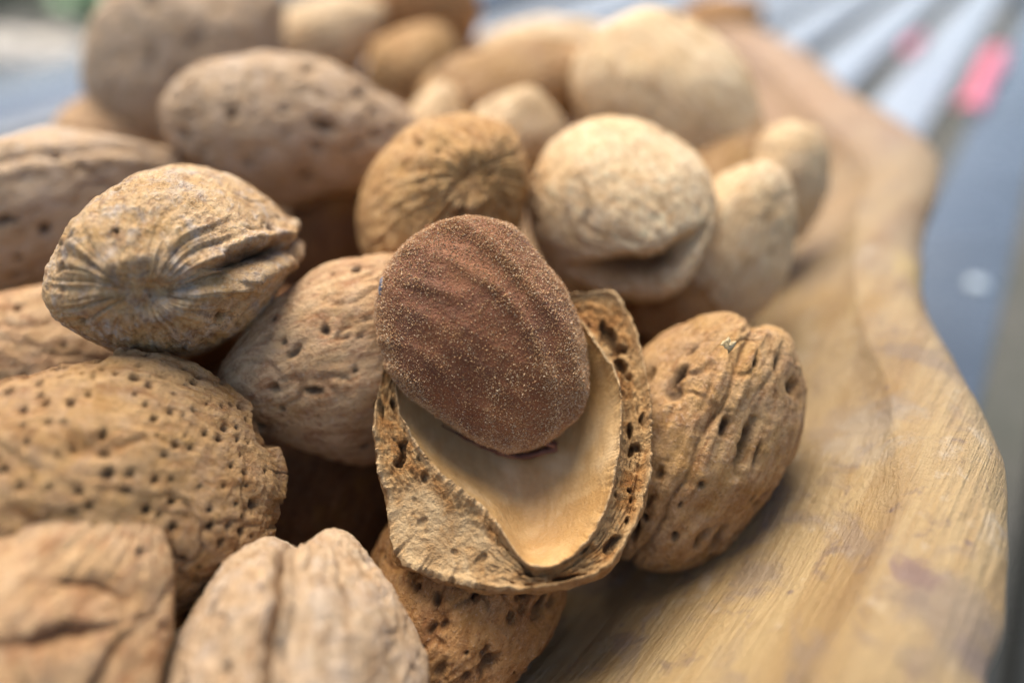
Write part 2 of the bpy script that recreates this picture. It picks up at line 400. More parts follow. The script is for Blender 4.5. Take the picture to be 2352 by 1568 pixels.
    if mouth:
        # a split gaping along a line on the shell: (cx, cy, cz) local direction, length, width, depth
        for (mc, md, ml, mw, mdp) in mouth:
            tl = lambda v: np.array([np.dot(tow(v), A), np.dot(tow(v), K), np.dot(tow(v), Z)])
            mc = nrm(tl(mc)); md = nrm(tl(md))
            pl_ = nrm(np.cross(mc, md)); md = np.cross(pl_, mc)
            Pd = P / np.linalg.norm(P, axis=-1, keepdims=True)
            rr_ = np.linalg.norm(P, axis=-1)
            al = np.arctan2(Pd @ md, Pd @ mc) * rr_
            pe = (Pd @ pl_) * rr_ + .06 * noise(X * 3, Y * 3, Zz * 3) + .02 * noise(X * 11, Y * 11, Zz * 11)
            mw = mw * np.clip(1.15 - (np.abs(al) / ml) ** 2 * .8, .15, 2)
            q = np.exp(-(np.abs(al) / ml) ** 4) * np.exp(-(np.abs(pe) / mw) ** 3)
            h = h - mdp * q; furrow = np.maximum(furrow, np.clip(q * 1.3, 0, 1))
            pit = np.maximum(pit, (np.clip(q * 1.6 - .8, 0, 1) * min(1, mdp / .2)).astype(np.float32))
    if pits:
        pc = []
        tries = 0
        while len(pc) < pits and tries < 4000:
            tries += 1
            cph = rs.uniform(-.88, .86); v0 = rs.uniform(-np.pi, np.pi)
            if abs(math.sin(v0)) < .10: continue
            i = int(np.clip(np.arccos(cph) / np.pi * (nu + 1) - 1, 0, nu - 1)); j = int((v0 + np.pi) / (2 * np.pi) * nv) % nv
            p0 = P[i, j]
            if all(np.sum((p0 - q_[0]) ** 2) > (.085) ** 2 for q_ in pc): pc.append((p0, n[i, j]))  # spaced apart
        P32 = P.astype(np.float32)
        for (p0, n0) in pc:
            s_ = min(1.8, .85 * math.exp(rs.normal(0, .38))); e_ = rs.uniform(.9, pel) * (1.9 if rs.rand() < .12 else 1)
            r0 = pr * s_
            m_ = (np.abs(P32[..., 0] - p0[0]) < r0 * e_ * 2.4) & (np.abs(P32[..., 1] - p0[1]) < r0 * e_ * 3) & (np.abs(P32[..., 2] - p0[2]) < r0 * e_ * 3)
            if not m_.any(): continue
            dl = P32[m_] - p0
            ax = np.array([1.0, rs.uniform(-.35, .35), rs.uniform(-.35, .35)]); ax = nrm(ax - np.dot(ax, n0) * n0)
            al = dl @ ax; pe2 = (dl * dl).sum(-1) - al**2
            q = ((al / (r0 * e_)) ** 2 + pe2 / r0**2) * (1 + .5 * noise(dl[:, 0] / r0 * .8 + s_ * 9, dl[:, 1] / r0 * .8, dl[:, 2] / r0 * .8))
            dp = pdepth * rs.uniform(.6, 1.2) * min(1.3, s_ + .1)
            g = np.exp(-q ** 1.6)
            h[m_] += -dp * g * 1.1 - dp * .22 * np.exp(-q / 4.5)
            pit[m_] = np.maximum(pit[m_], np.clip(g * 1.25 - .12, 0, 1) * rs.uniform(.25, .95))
    P = P + n * h[..., None]
    Rm = np.column_stack([A, K, Z])
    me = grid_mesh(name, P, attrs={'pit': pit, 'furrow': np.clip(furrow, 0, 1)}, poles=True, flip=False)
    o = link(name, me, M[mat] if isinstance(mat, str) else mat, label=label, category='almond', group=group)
    m4 = Matrix(Rm.tolist()).to_4x4(); m4.translation = Vector((c * CM).tolist()); o.matrix_world = m4
    return o

H = (370, 260); MD = (240, 170); LO = (110, 78)
N = 'almond_in_shell'
# near and sharp ones
make_nut(N, 412, 602, 6.25, (.18, .16, -.95), (1, .22, .30), 1.30, .95, .83, 'mottled',
         'mottled grey and ochre almond with a deep split running to its right point',
         H, 1, pits=16, pr=.03, wr=.5, groove=.12, gw=.05, gwin=(-.95, .6), keel=.15, scar=.05, rad=.45,
         mouth=[((.50, .05, .9), (1, .26, -.2), .46, .075, .17)])
make_nut(N, 245, 1150, 5.2, (.95, -.16, .1), (.20, .95, .1), 1.18, 1.08, .78, 'tan',
         'large round tan almond covered with many small dark pinholes, left',
         H, 2, pits=430, pr=.0205, pel=1.25, pdepth=.055, wr=.7, keel=.05, kridge=.06, tip=.04, point=.04, flake=1.4)
make_nut(N, 20, 1550, 4.3, (.3, .85, .2), (.8, -.2, .5), 1.0, .84, .62, 'rose',
         'blurred creased almond in the bottom left corner',
         MD, 3, pits=10, pr=.04, wr=1.0, keel=.12, lump=1.2, flake=.8,
         mouth=[((.25, .35, .95), (1, .2, 0), .34, .03, .07), ((.35, .62, .7), (1, -.1, 0), .25, .02, .05), ((.55, .0, .8), (.5, 1, 0), .3, .025, .06)])
make_nut(N, 685, 1600, 4.8, (-.12, .93, .10), (-.22, .1, 1), 1.08, .86, .86, 'grey',
         'almond with a notched top and a long dark seam, bottom edge',
         H, 4, pits=55, pr=.032, pel=3.0, wr=.8, groove=.14, gw=.026, gwin=(-.6, 1.0), keel=.0, tip=.0, point=.0, notch=.13, rad=.3)
make_nut(N, 1070, 1320, 6.05, (.35, .75, -.25), (.8, -.5, .2), 1.02, .84, .62, 'orange',
         'brown pitted almond underneath the open half shell',
         (320, 220), 5, pits=130, pr=.032, pel=2.4, pdepth=.065, wr=.5, keel=.08, scar=.09, groove=.05, gw=.04, gwin=(-1, -.2))
make_nut(N, 1588, 1012, 6.35, (.45, .85, .10), (.08, -.04, 1), 1.27, .80, .84, 'tan',
         'almond with a raised seam and slit-shaped pits, against the bowl wall',
         H, 6, pits=100, pr=.032, pel=3.2, pdepth=.075, wr=.45, kridge=.03, groove=.02, gw=.016, keel=.0, tip=.03, point=.0, notch=.10)
make_nut(N, 822, 812, 6.35, (-.93, -.25, .2), (.2, -.95, -.15), 1.12, .84, .62, 'rose',
         'pale pitted almond half hidden behind the left side of the kernel',
         (300, 210), 7, pits=70, pr=.030, pel=1.6, wr=.4, keel=.20, tip=.42, point=.12)
# middle distance
make_nut(N, 1020, 482, 7.6, (-.22, -.24, -.95), (-.65, -.75, .1), 1.2, 1.08, .84, 'honey',
         'yellowish almond just behind the top of the kernel, its star-like stem scar facing up',
         MD, 8, pits=8, pr=.03, wr=.4, scar=.05, rad=.9, keel=.12)
make_nut(N, 1420, 487, 7.5, (.42, -.55, .72), (.65, .60, -.2), 1.08, .95, .96, 'pale',
         'pale round almond right behind the kernel, with a dark gaping split below',
         MD, 9, pits=14, pr=.035, wr=.16, lump=.8, keel=.05, tip=.18, rad=.7,
         mouth=[((.22, -.50, .80), (.90, .38, .0), .72, .17, .30)])
make_nut(N, 668, 306, 8.8, (.96, -.05, .1), (-.1, -.85, -.2), 1.50, .90, .84, 'grey',
         'large grey brown pitted almond lying sideways at upper left, above the mottled one',
         MD, 17, pits=110, pr=.04, pel=1.5, pdepth=.07, wr=.9, keel=.10, tip=.22)
make_nut(N, 95, 500, 7.9, (.90, .34, .1), (-.3, .5, .75), 1.45, .95, .85, 'grey',
         'long greyish almond at the left edge, behind the mottled one',
         MD, 18, pits=60, pr=.038, pdepth=.05, wr=.6, keel=.10, groove=.04)
make_nut(N, 110, 850, 6.9, (.95, .0, .1), (0, .9, .2), 1.10, .72, .62, 'rose',
         'blurred pinkish almond at the left edge, wedged between the mottled and the pinholed almonds',
         MD, 19, pits=22, pr=.045, wr=.6)
# further back
G = dict(res=LO)
make_nut(N, 440, 160, 11.2, (.72, .55, .0), (-.55, .6, .3), 1.62, 1.30, 1.1, 'grey',
         'big blurred grey brown almond at the top left of the heap', seed=16, pits=70, pr=.05, pdepth=.05, wr=.9, **G)
make_nut(N, 1528, 262, 9.6, (.76, -.60, .1), (.5, .7, .1), 1.48, 1.06, .95, 'pale',
         'large smooth cream almond at the upper right of the heap', seed=10, pits=10, wr=.5, lump=.7, **G)
make_nut(N, 1165, 222, 10.3, (.93, .22, .1), (-.2, .9, .2), 1.42, .70, .70, 'tan',
         'tan almond lying sideways behind the yellowish one with the wrinkled star', seed=11, pits=12, wr=.6, tip=.1, **G)
make_nut(N, 1188, 305, 9.2, (.2, .8, .4), (.9, -.1, .2), .56, .62, .6, 'pale',
         'small pale almond squeezed between the yellowish almond and the brown one behind it', seed=12, pits=5, wr=.4, **G)
make_nut(N, 955, 178, 12.4, (.5, .8, .2), (.8, -.4, .2), .84, .84, .8, 'honey',
         'small yellow brown almond directly in front of the highest one at the top', seed=13, pits=5, wr=.4, **G)
make_nut(N, 966, 25, 14.0, (.2, .9, .2), (.9, -.2, .1), 1.25, 1.12, 1.0, 'orange',
         'orange brown almond rising highest at the top edge of the photo', seed=14, pits=5, wr=.5, **G)
make_nut(N, 745, 105, 13.2, (.8, .4, .1), (-.4, .8, .1), 1.2, .75, .8, 'pale',
         'cream almond between the big grey brown one and the orange brown one at the top', seed=15, pits=5, wr=.4, **G)
make_nut(N, 1665, 590, 7.9, (.35, .85, .15), (.8, -.3, .2), 1.05, .66, .55, 'pale',
         'rounded pale tan almond at the right edge of the heap, below the cream one', seed=20, pits=6, wr=.6, tip=.22, point=.06, **G)
make_nut(N, 1785, 425, 9.0, (.25, .88, .1), (.8, -.2, .2), .80, .56, .5, 'pale',
         'small pale almond leaning on the inner wall of the bowl at right', seed=21, pits=5, wr=.9, tip=.1, point=.0, **G)
make_nut(N, 1545, 700, 8.0, (.8, .4, .1), (-.3, .8, .2), .80, .50, .5, 'orange',
         'shaded brown almond under the split pale one', seed=22, pits=8, wr=.6, **G)
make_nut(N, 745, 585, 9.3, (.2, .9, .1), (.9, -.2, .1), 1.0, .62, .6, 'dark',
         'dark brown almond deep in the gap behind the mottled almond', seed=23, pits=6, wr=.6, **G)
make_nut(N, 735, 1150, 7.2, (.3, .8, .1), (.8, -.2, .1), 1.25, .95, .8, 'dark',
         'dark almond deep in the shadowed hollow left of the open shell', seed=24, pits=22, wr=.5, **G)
make_nut(N, 1635, 72, 18.0, (.8, .3, .0), (-.2, .9, .1), 1.15, .75, .8, 'orange',
         'orange brown almond at the far end of the bowl', seed=25, pits=4, wr=.5, **G)
make_nut(N, 1225, 150, 14.0, (.9, .15, .0), (-.1, .9, .1), 1.7, .78, .8, 'pale',
         'cream almond lying near the far rim, behind the sideways brown one', seed=26, pits=4, wr=.4, **G)
make_nut(N, 285, 320, 11.0, (.9, .0, .1), (0, .9, .1), .95, .62, .7, 'rose',
         'small pinkish almond peeking out under the big grey brown one', seed=27, pits=6, wr=.5, **G)
make_nut(N, 1000, 325, 10.0, (.2, .9, .0), (.9, 0, .1), .70, .50, .6, 'pale',
         'cream almond in the gap right of the large grey brown pitted one', seed=28, pits=4, wr=.4, **G)
make_nut(N, 1600, 470, 9.2, (.5, .7, .0), (.6, -.5, .1), 1.0, .70, .7, 'tan',
         'tan almond in the gap between the split pale almond and the cream one', seed=29, pits=4, wr=.5, **G)
# lower layer that carries the heap, glimpsed in the dark gaps
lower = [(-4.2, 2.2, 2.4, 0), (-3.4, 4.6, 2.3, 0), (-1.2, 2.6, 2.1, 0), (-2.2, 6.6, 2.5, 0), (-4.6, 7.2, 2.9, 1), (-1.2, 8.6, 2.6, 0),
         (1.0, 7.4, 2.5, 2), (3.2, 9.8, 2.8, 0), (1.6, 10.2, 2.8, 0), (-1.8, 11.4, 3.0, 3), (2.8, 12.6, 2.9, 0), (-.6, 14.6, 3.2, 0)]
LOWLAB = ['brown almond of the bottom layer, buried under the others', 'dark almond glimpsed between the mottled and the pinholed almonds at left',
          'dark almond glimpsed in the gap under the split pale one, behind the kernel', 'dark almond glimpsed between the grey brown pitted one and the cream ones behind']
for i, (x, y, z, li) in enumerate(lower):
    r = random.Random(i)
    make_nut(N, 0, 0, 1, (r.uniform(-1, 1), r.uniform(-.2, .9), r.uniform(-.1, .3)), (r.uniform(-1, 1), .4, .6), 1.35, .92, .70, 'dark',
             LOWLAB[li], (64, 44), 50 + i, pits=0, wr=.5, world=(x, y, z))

# ------------------------------------------------------------------ the open half shell
SC = at(1180, 1000, 5.55)
SN = nrm(nrm(CAM - SC) * .80 + np.array([.02, 0, 1]) * .58)
SX = nrm(RT - np.dot(RT, SN) * SN); SY = np.cross(SN, SX)
def loc2(pts, c, n, ex, ey):
    out = []
    for p in pts:
        q = on_plane(p[0], p[1], c, n) - c; out.append([np.dot(q, ex), np.dot(q, ey)])
    return np.array(out)
outer_px = [(1310, 672), (1395, 668), (1440, 715), (1470, 800), (1488, 900), (1496, 1000), (1490, 1100), (1470, 1180), (1420, 1275), (1380, 1312), (1310, 1335),
            (1200, 1352), (1100, 1345), (1000, 1318), (912, 1282), (890, 1215), (880, 1130), (864, 1050), (858, 960), (868, 900), (890, 820), (960, 730), (1100, 660), (1220, 650)]
inner_px = [(1300, 730), (1340, 765), (1378, 825), (1408, 870), (1420, 940), (1416, 1020), (1402, 1115), (1372, 1200), (1320, 1268), (1255, 1302), (1200, 1284),
            (1125, 1178), (1052, 1118), (985, 1056), (938, 985), (915, 925), (915, 880), (930, 800), (990, 740), (1100, 700), (1200, 700)]
NS = 860
th, ro = polar(loc2(outer_px, SC, SN, SX, SY), NS); _, ri = polar(loc2(inner_px, SC, SN, SX, SY), NS)
cth, sth = np.cos(th), np.sin(th)
jag = lambda f, s_: fbm(cth * f + s_, sth * f, 0 * th + s_, 4)
ri0, ro0 = ri, ro; dri = ri * .016 * jag(9, 2); dro = ro * .018 * jag(14, 5)
deg = np.degrees(th) % 360
def bumpd(c_, w_):
    d_ = (deg - c_ + 180) % 360 - 180; return np.exp(-(d_ / w_) ** 2)
slab = bumpd(232, 30)                                  # the wide broken slab at the lower left
right = bumpd(0, 55)
slab = np.clip(slab * 1.5, 0, 1) * (1 - .9 * sstep(-.25, .25, (205 - deg) / 14 + .5 * 0))
dhi = .035 * jag(9, 9) - .03 * sstep(.15, .22, jag(4, 1)); hi = .03 + .05 * right + .02 * bumpd(30, 12)
dho = .045 * jag(13, 3) - .05 * sstep(.1, .16, jag(6, 4)); ho = -.02 + .06 * right - .20 * bumpd(232, 30)
D = .52
# cavity: smooth inner wall
rows = []; a_cav = []
for u in np.linspace(.0004, 1, 64):
    s_ = math.sin(u * math.pi / 2) ** .9
    hh = -D * (1 - s_ ** 2.6) ** .75 + hi * s_**6 + dhi * s_**40
    rr = ri0 * s_ + dri * s_**30
    rows.append(np.stack([rr * cth, rr * sth, hh + 0 * th], -1))
cav = np.array(rows); nn = vnormals(cav)
if nn[..., 2].mean() < 0: nn = -nn
cx_, cy_ = cav[..., 0], cav[..., 1]
cav = cav + nn * (.035 * noise(cx_ * 1.6, cy_ * 1.6, cav[..., 2] * 1.6 + 4) + .006 * noise(cx_ * 9, cy_ * 4, cav[..., 2] * 6))[..., None]
# thin inner lip then fibrous broken layer then outer lip
def rim_rows(w0, w1, n):
    rws = []; por = []
    for w_ in np.linspace(w0, w1, n):
        e0, e1 = math.exp(-w_ / .10), math.exp(-(1 - w_) / .10)
        rr = ri0 + (ro0 - ri0) * w_ + dri * e0 + dro * e1
        base = hi * (1 - w_) + ho * w_ + dhi * e0 + dho * e1
        lip = .035 * np.exp(-((w_ - .03) / .07) ** 2) + .04 * np.exp(-((w_ - .95) / .06) ** 2) * (1 - .5 * slab)
        mid2 = .05 * np.exp(-((w_ - .58) / .09) ** 2) * right
        gr = -(.13 * right + .035) * np.clip(np.sin(np.pi * np.clip((w_ - .05) / .88, 0, 1)), 0, 1) ** .7
        X_, Y_ = rr * cth, rr * sth
        ta = deg / 360 * 60
        tw_ = np.stack([np.cos(th), np.sin(th)])
        lay = ridge(tw_[0] * 5 + 5, tw_[1] * 5, 0 * X_ + w_ * 9) * .6 + ridge(tw_[0] * 11, tw_[1] * 11 + 4, 0 * X_ + w_ * 17) * .4
        fib = .020 * fbm(X_ * 12, Y_ * 12, 0 * X_ + w_ * 3, 4) + .030 * lay
        cav_ = sstep(.26, .46, noise(tw_[0] * 6 + 20, tw_[1] * 6, 0 * X_ + w_ * 3.2) + .35 * noise(X_ * 13, Y_ * 13, 0 * X_)) * np.clip(math.sin(math.pi * w_), 0, 1) * (1 - .75 * slab)
        holes = -.10 * cav_
        env = np.clip(math.sin(math.pi * min(1, max(0, w_))) * 1.6, .15, 1)
        hh = base + lip + mid2 + gr + fib * env * (1 - .72 * slab * sstep(.12, .3, w_)) + holes * env
        rws.append(np.stack([X_, Y_, hh], -1)); por.append(np.clip(cav_ * env * .8 + .5 * sstep(.25, -.35, lay) * env, 0, 1))
    return np.array(rws), np.array(por)
rim, por = rim_rows(0.0, 1.0, 84)
cav[-1] = rim[0]
cav[-2] = cav[-3] * .5 + rim[0] * .5
# outer wall going down and under
rows = []
bott = -D - .12
for u in np.linspace(0, .985, 60):
    k = math.cos(u * math.pi / 2) ** .62
    bulge = 1 + .04 * math.sin(u * math.pi)
    hh = (rim[-1][:, 2] * math.exp(-u / .05) + ho * (1 - math.exp(-u / .05))) * (1 - u) ** 2 + bott * (1 - (1 - u) ** 1.9)
    rr = (ro0 + dro * math.exp(-u / .05)) * k * bulge
    rows.append(np.stack([rr * cth, rr * sth, hh], -1))
outw = np.array(rows); nn = vnormals(outw)
if (nn[..., 2].mean()) > 0: nn = -nn
X_, Y_, Z_ = outw[..., 0], outw[..., 1], outw[..., 2]
fade = np.linspace(0, 1, 60)[:, None]; fade = np.clip(fade * 8, 0, 1)
outw = outw + nn * (fade * (.03 * ridge(X_ * 3, Y_ * 3, Z_ * 5) + .012 * fbm(X_ * 8, Y_ * 8, Z_ * 8, 3)))[..., None]

def inner_mat():
    s = NT('shell_lining'); v = s.coord(); vl = s.coord((1, .3, 1), (0, 0, .5))
    n1 = s.noise(v, 1.7, 5, .55, .6); n2 = s.noise(vl, 14, 4, .6); n3 = s.noise(v, 40, 3, .6)
    c = s.ramp(n1, [(.36, (.41, .23, .08)), (.50, (.50, .31, .13)), (.66, (.57, .39, .20))])
    c = s.mix(s.math('MULTIPLY', s.ramp(n2, [(.40, 1.0), (.60, 0.0)]), .22), c, (.30, .16, .06))
    c = s.mix(s.math('MULTIPLY', s.ramp(n3, [(.58, 0.0), (.72, 1.0)]), .25), c, (.62, .44, .25))
    h = s.math('ADD', s.math('MULTIPLY', n2, .6), s.math('MULTIPLY', n3, .4))
    return s.done(c, .48, s.bump(h, .02), .35)
def fibre_mat():
    s = NT('shell_fibre'); v = s.coord(); n1 = s.noise(v, 3.4, 5, .65, .6); n2 = s.noise(v, 22, 5, .7)
    c = s.ramp(n1, [(.32, (.27, .11, .03)), (.44, (.43, .21, .065)), (.56, (.54, .33, .14)), (.76, (.46, .28, .13))])
    c = s.mix(s.math('MULTIPLY', s.ramp(n2, [(.36, 1.0), (.50, 0.0)]), .55), c, (.20, .09, .03))
    c = s.mix(s.math('MULTIPLY', s.ramp(n2, [(.58, 0.0), (.70, 1.0)]), .45), c, (.54, .39, .22))
    c = s.mix(s.math('MULTIPLY', s.attr('pit'), .7), c, (.09, .04, .015))
    c = s.mix(s.attr('lip'), c, s.mix(s.ramp(s.noise(v, 4.5, 6, .7, .5), [(.36, 0.0), (.60, 1.0)]), (.50, .285, .115), (.68, .475, .25)))
    h = s.math('ADD', n2, s.noise(v, 9, 5, .7))
    return s.done(c, .8, s.bump(h, .07), .2)
half = thing('almond_half_shell', SC, 'open half of a broken almond shell with jagged layered edges, cradling the brown kernel', 'almond shell')
half.matrix_world = Matrix(np.column_stack([SX, SY, SN]).tolist()).to_4x4(); half.location = SC * CM
me = grid_mesh('inner_wall', cav, poles=False); link('inner_wall', me, inner_mat(), half)
wl = np.linspace(0, 1, 84)[:, None] + 0 * th[None, :]
lipa = np.clip(np.exp(-((wl - 0.0) / .10) ** 2) + np.exp(-((wl - 1.0) / .10) ** 2) + .95 * slab[None, :] * sstep(.12, .32, wl + .12 * jag(4, 8)[None, :]), 0, 1)
me = grid_mesh('broken_fibre_layer', rim, attrs={'pit': por, 'lip': lipa}); link('broken_fibre_layer', me, fibre_mat(), half)
me = grid_mesh('outer_wall', outw, attrs={'pit': 0 * X_, 'furrow': .3 + 0 * X_}); link('outer_wall', me, M['tan'], half)

# ------------------------------------------------------------------ the kernel
KC = at(1112, 772, 5.80)
KN = nrm(nrm(CAM - KC) * 1.0 + np.array([0, 0, -.10]))
KX = nrm(RT - np.dot(RT, KN) * KN); KY = np.cross(KN, KX)
ker_px = [(1110, 502), (1185, 522), (1240, 585), (1290, 660), (1325, 740), (1342, 800), (1345, 870), (1330, 930), (1292, 985), (1240, 1022), (1195, 1032), (1150, 1025), (1090, 1000),
          (1030, 965), (985, 935), (930, 890), (897, 840), (876, 770), (868, 700), (882, 640), (910, 590), (950, 550), (1000, 520), (1060, 505)]
NK = 380
thk, rk = polar(loc2(ker_px, KC, KN, KX, KY), NK)
ck, sk = np.cos(thk), np.sin(thk)
KT = .50
phk = np.linspace(.015, np.pi - .015, 150)[:, None]
s_ = np.sin(phk) ** .80
Pk = np.stack([rk * ck * s_, rk * sk * s_, KT * np.cos(phk) * np.abs(np.cos(phk)) ** .0 + 0 * ck], -1)

nk = vnormals(Pk)
if np.mean(np.sum(nk * Pk, -1)) < 0: nk = -nk
kx, ky, kz = Pk[..., 0], Pk[..., 1], Pk[..., 2]
srel = s_ + 0 * ck
rgt = np.clip(ck + .35 * sk + .1, 0, 1)[None, :]
arc = np.hypot(kx + .75, ky + .55) + .06 * noise(kx * 1.5, ky * 1.5, kz + 2)
vein = np.clip(np.sin(arc * 26) * .5 + .5, 0, 1) ** 2 * np.clip(.5 + noise(kx * 1.8 + 7, ky * 1.8, kz * 1.8), 0, 1)
hk = .030 * vein * sstep(.2, .5, srel) * (1 - sstep(.95, 1, srel)) + .045 * noise(kx * 1.4, ky * 1.4, kz * 1.4 + 3) + .012 * rgt * np.sin(srel * 17 + 2.2 * noise(kx, ky, kz)) * sstep(.25, .6, srel) * (1 - sstep(.93, 1, srel)) \
    + .018 * ridge(kx * 1.6 + 2 + 2 * ky, ky * .8, kz * 1.5) + .008 * fbm(kx * 6, ky * 6, kz * 6, 3)
Pk = Pk + nk * hk[..., None]
kern = thing('almond_kernel', KC, 'fuzzy reddish brown almond kernel standing in the open half shell at the centre', 'almond kernel')
kern.matrix_world = Matrix(np.column_stack([KX, KY, KN]).tolist()).to_4x4(); kern.location = KC * CM
def skin_mat():
    s = NT('kernel_skin'); v = s.coord(); n1 = s.noise(v, 1.6, 4, .55, .5); n2 = s.noise(v, 12, 5, .7); n3 = s.noise(v, 50, 3, .7)
    c = s.ramp(n1, [(.30, (.11, .032, .009)), (.5, (.21, .064, .018)), (.68, (.29, .104, .032))])
    c = s.mix(s.math('MULTIPLY', s.ramp(n2, [(.52, 0.0), (.70, 1.0)]), .4), c, (.22, .11, .055))
    c = s.mix(s.math('MULTIPLY', s.ramp(n3, [(.54, 0.0), (.66, 1.0)]), .6), c, (.26, .15, .07))
    c = s.mix(s.math('MULTIPLY', s.ramp(n3, [(.34, 1.0), (.44, 0.0)]), .5), c, (.07, .022, .012))
    h = s.math('ADD', n2, s.math('MULTIPLY', n3, .5))
    return s.done(c, .6, s.bump(h, .035), .35, **{'Sheen Weight': .08})
me = grid_mesh('skin', Pk, poles=True); link('skin', me, skin_mat(), kern)
# scurf: tens of thousands of tiny golden grains and short hairs
rsk = np.random.RandomState(3)
NG = 82000
dA = np.linalg.norm(np.cross(np.gradient(Pk, axis=0), np.gradient(Pk, axis=1)), axis=-1)
ii, jj = np.meshgrid(np.arange(150), np.arange(NK), indexing='ij')
loc_den = .32 + .9 * np.clip(.5 + .9 * noise(Pk[..., 0] * 2.2 + 3, Pk[..., 1] * 2.2, Pk[..., 2] * 2.2), 0, 1) ** 1.3
hole_ = np.exp(-(((Pk[..., 0] + .22) / .42) ** 2 + ((Pk[..., 1] - .18) / .5) ** 2)) * (Pk[..., 2] > 0)
loc_den = loc_den * (.6 + .9 * vein) * (1 - .70 * hole_) * (1 + 2.2 * sstep(.72, 1, srel))
front = np.where(np.cos(phk) > -.45, 1.0, .12) + 0 * ck
wgt = (dA * loc_den * front).ravel(); wgt /= wgt.sum()
pick = rsk.choice(wgt.size, NG, p=wgt); pi_, pj_ = pick // NK, pick % NK
nk2 = vnormals(Pk)
if np.mean(np.sum(nk2 * Pk, -1)) < 0: nk2 = -nk2
base = Pk[pi_, pj_]; nb = nk2[pi_, pj_]
du = np.gradient(Pk, axis=0)[pi_, pj_]; dv = np.gradient(Pk, axis=1)[pi_, pj_]
base = base + du * rsk.uniform(-.5, .5, (NG, 1)) + dv * rsk.uniform(-.5, .5, (NG, 1))
tz = nrm
t1 = np.cross(nb, rsk.normal(size=(NG, 3))); t1 /= np.linalg.norm(t1, axis=1, keepdims=True); t2 = np.cross(nb, t1)
sz = .0031 * np.exp(rsk.normal(0, .35, (NG, 1))); el = rsk.uniform(1, 2.2, (NG, 1))
c0 = base + nb * sz * .9
oct6 = [c0 + t1 * sz * el, c0 - t1 * sz * el, c0 + t2 * sz, c0 - t2 * sz, c0 + nb * sz * 1.3, c0 - nb * sz]
Vg = np.stack(oct6, 1).reshape(-1, 3)
fo = np.array([[0, 2, 4], [2, 1, 4], [1, 3, 4], [3, 0, 4]])
Fg = (np.arange(NG)[:, None, None] * 6 + fo[None]).reshape(-1, 3)
# hairs
NH = 9000
pk2 = rsk.choice(wgt.size, NH, p=wgt); hb = Pk[pk2 // NK, pk2 % NK]; hn = nk2[pk2 // NK, pk2 % NK]
hd = hn + .9 * rsk.normal(size=(NH, 3)) * .6; hd /= np.linalg.norm(hd, axis=1, keepdims=True)
hl = rsk.uniform(.014, .040, (NH, 1)); hs = np.cross(hd, rsk.normal(size=(NH, 3))); hs /= np.linalg.norm(hs, axis=1, keepdims=True)
hs2 = np.cross(hd, hs); wv = .0011
Vh = np.stack([hb + hs * wv, hb - hs * wv * .5 + hs2 * wv, hb - hs * wv * .5 - hs2 * wv, hb + hd * hl], 1).reshape(-1, 3)
fh = np.array([[0, 1, 3], [1, 2, 3], [2, 0, 3]]); Fh = (np.arange(NH)[:, None, None] * 4 + fh[None]).reshape(-1, 3)
def grain_mat():
    s = NT('kernel_scurf'); v = s.coord(); n = s.n('ShaderNodeTexWhiteNoise'); q = s.n('ShaderNodeVectorMath'); q.operation = 'SNAP'
    q.inputs[1].default_value = (.01, .01, .01); s.l(v, q.inputs[0]); s.l(q.outputs[0], n.inputs['Vector'])
    c = s.ramp(n.outputs['Value'], [(0, (.24, .09, .03)), (.40, (.40, .20, .075)), (.80, (.54, .33, .15)), (1, (.68, .54, .36))])
    return s.done(c, .6, None, .4)
M['scurf'] = grain_mat()
g = link('scurf', tri_mesh('scurf', np.vstack([Vg, Vh]), np.vstack([Fg, Fh + len(Vg)])), M['scurf'], kern); g['kind'] = 'stuff'
# peeling strip of skin along the lower edge
def simple_mat(name, c1, c2, sc_=6, rough=.6, bump=.03, spec=.3):
    s = NT(name); v = s.coord(); n1 = s.noise(v, sc_, 5, .6, .3)
    return s.done(s.mix(s.ramp(n1, [(.35, 0.0), (.65, 1.0)]), c1, c2), rough, s.bump(n1, bump), spec)
fl = 1.035 * pspline(loc2([(1030, 968), (1060, 992), (1100, 1012), (1150, 1030), (1196, 1037), (1240, 1028), (1262, 1012)], KC, KN, KX, KY), 7 * 24)[: 6 * 24]
nf_ = len(fl); strip = []
for k_ in range(10):
    a_ = k_ / 9 * 2 * np.pi; taper = np.sin(np.linspace(.05, np.pi - .05, nf_))
    wob = .012 * noise(fl[:, 0] * 9, fl[:, 1] * 9 + k_ * .4, 0 * fl[:, 0] + 2)
    strip.append(np.column_stack([fl[:, 0] + wob, fl[:, 1] + .032 * math.cos(a_) * taper + wob, -.0 + .06 * math.sin(a_) * taper + wob]))
me = grid_mesh('torn_skin_edge', np.array(strip).transpose(1, 0, 2)); 
link('torn_skin_edge', me, simple_mat('torn_skin', (.08, .028, .018), (.22, .10, .06), 9), kern, label='torn dark reddish strip of skin along the lower edge')
# bluish stem spot at the left edge
u_, v_ = np.meshgrid(np.linspace(.05, np.pi - .05, 24), np.linspace(0, 2 * np.pi, 32, endpoint=False), indexing='ij')
sx, sy = loc2([(886, 664)], KC, KN, KX, KY)[0]
spot = np.stack([sx + .045 * np.sin(u_) * np.cos(v_), sy + .11 * np.cos(u_), .10 + .07 * np.sin(u_) * np.sin(v_)], -1)
spot += .018 * noise(spot[..., 0] * 14, spot[..., 1] * 14, spot[..., 2] * 14)[..., None]
link('stem_spot', grid_mesh('stem_spot', spot, poles=True), simple_mat('stem_spot', (.06, .045, .055), (.27, .28, .32), 13, .4, .05, .4), kern, label='small bluish grey spot at the left edge')

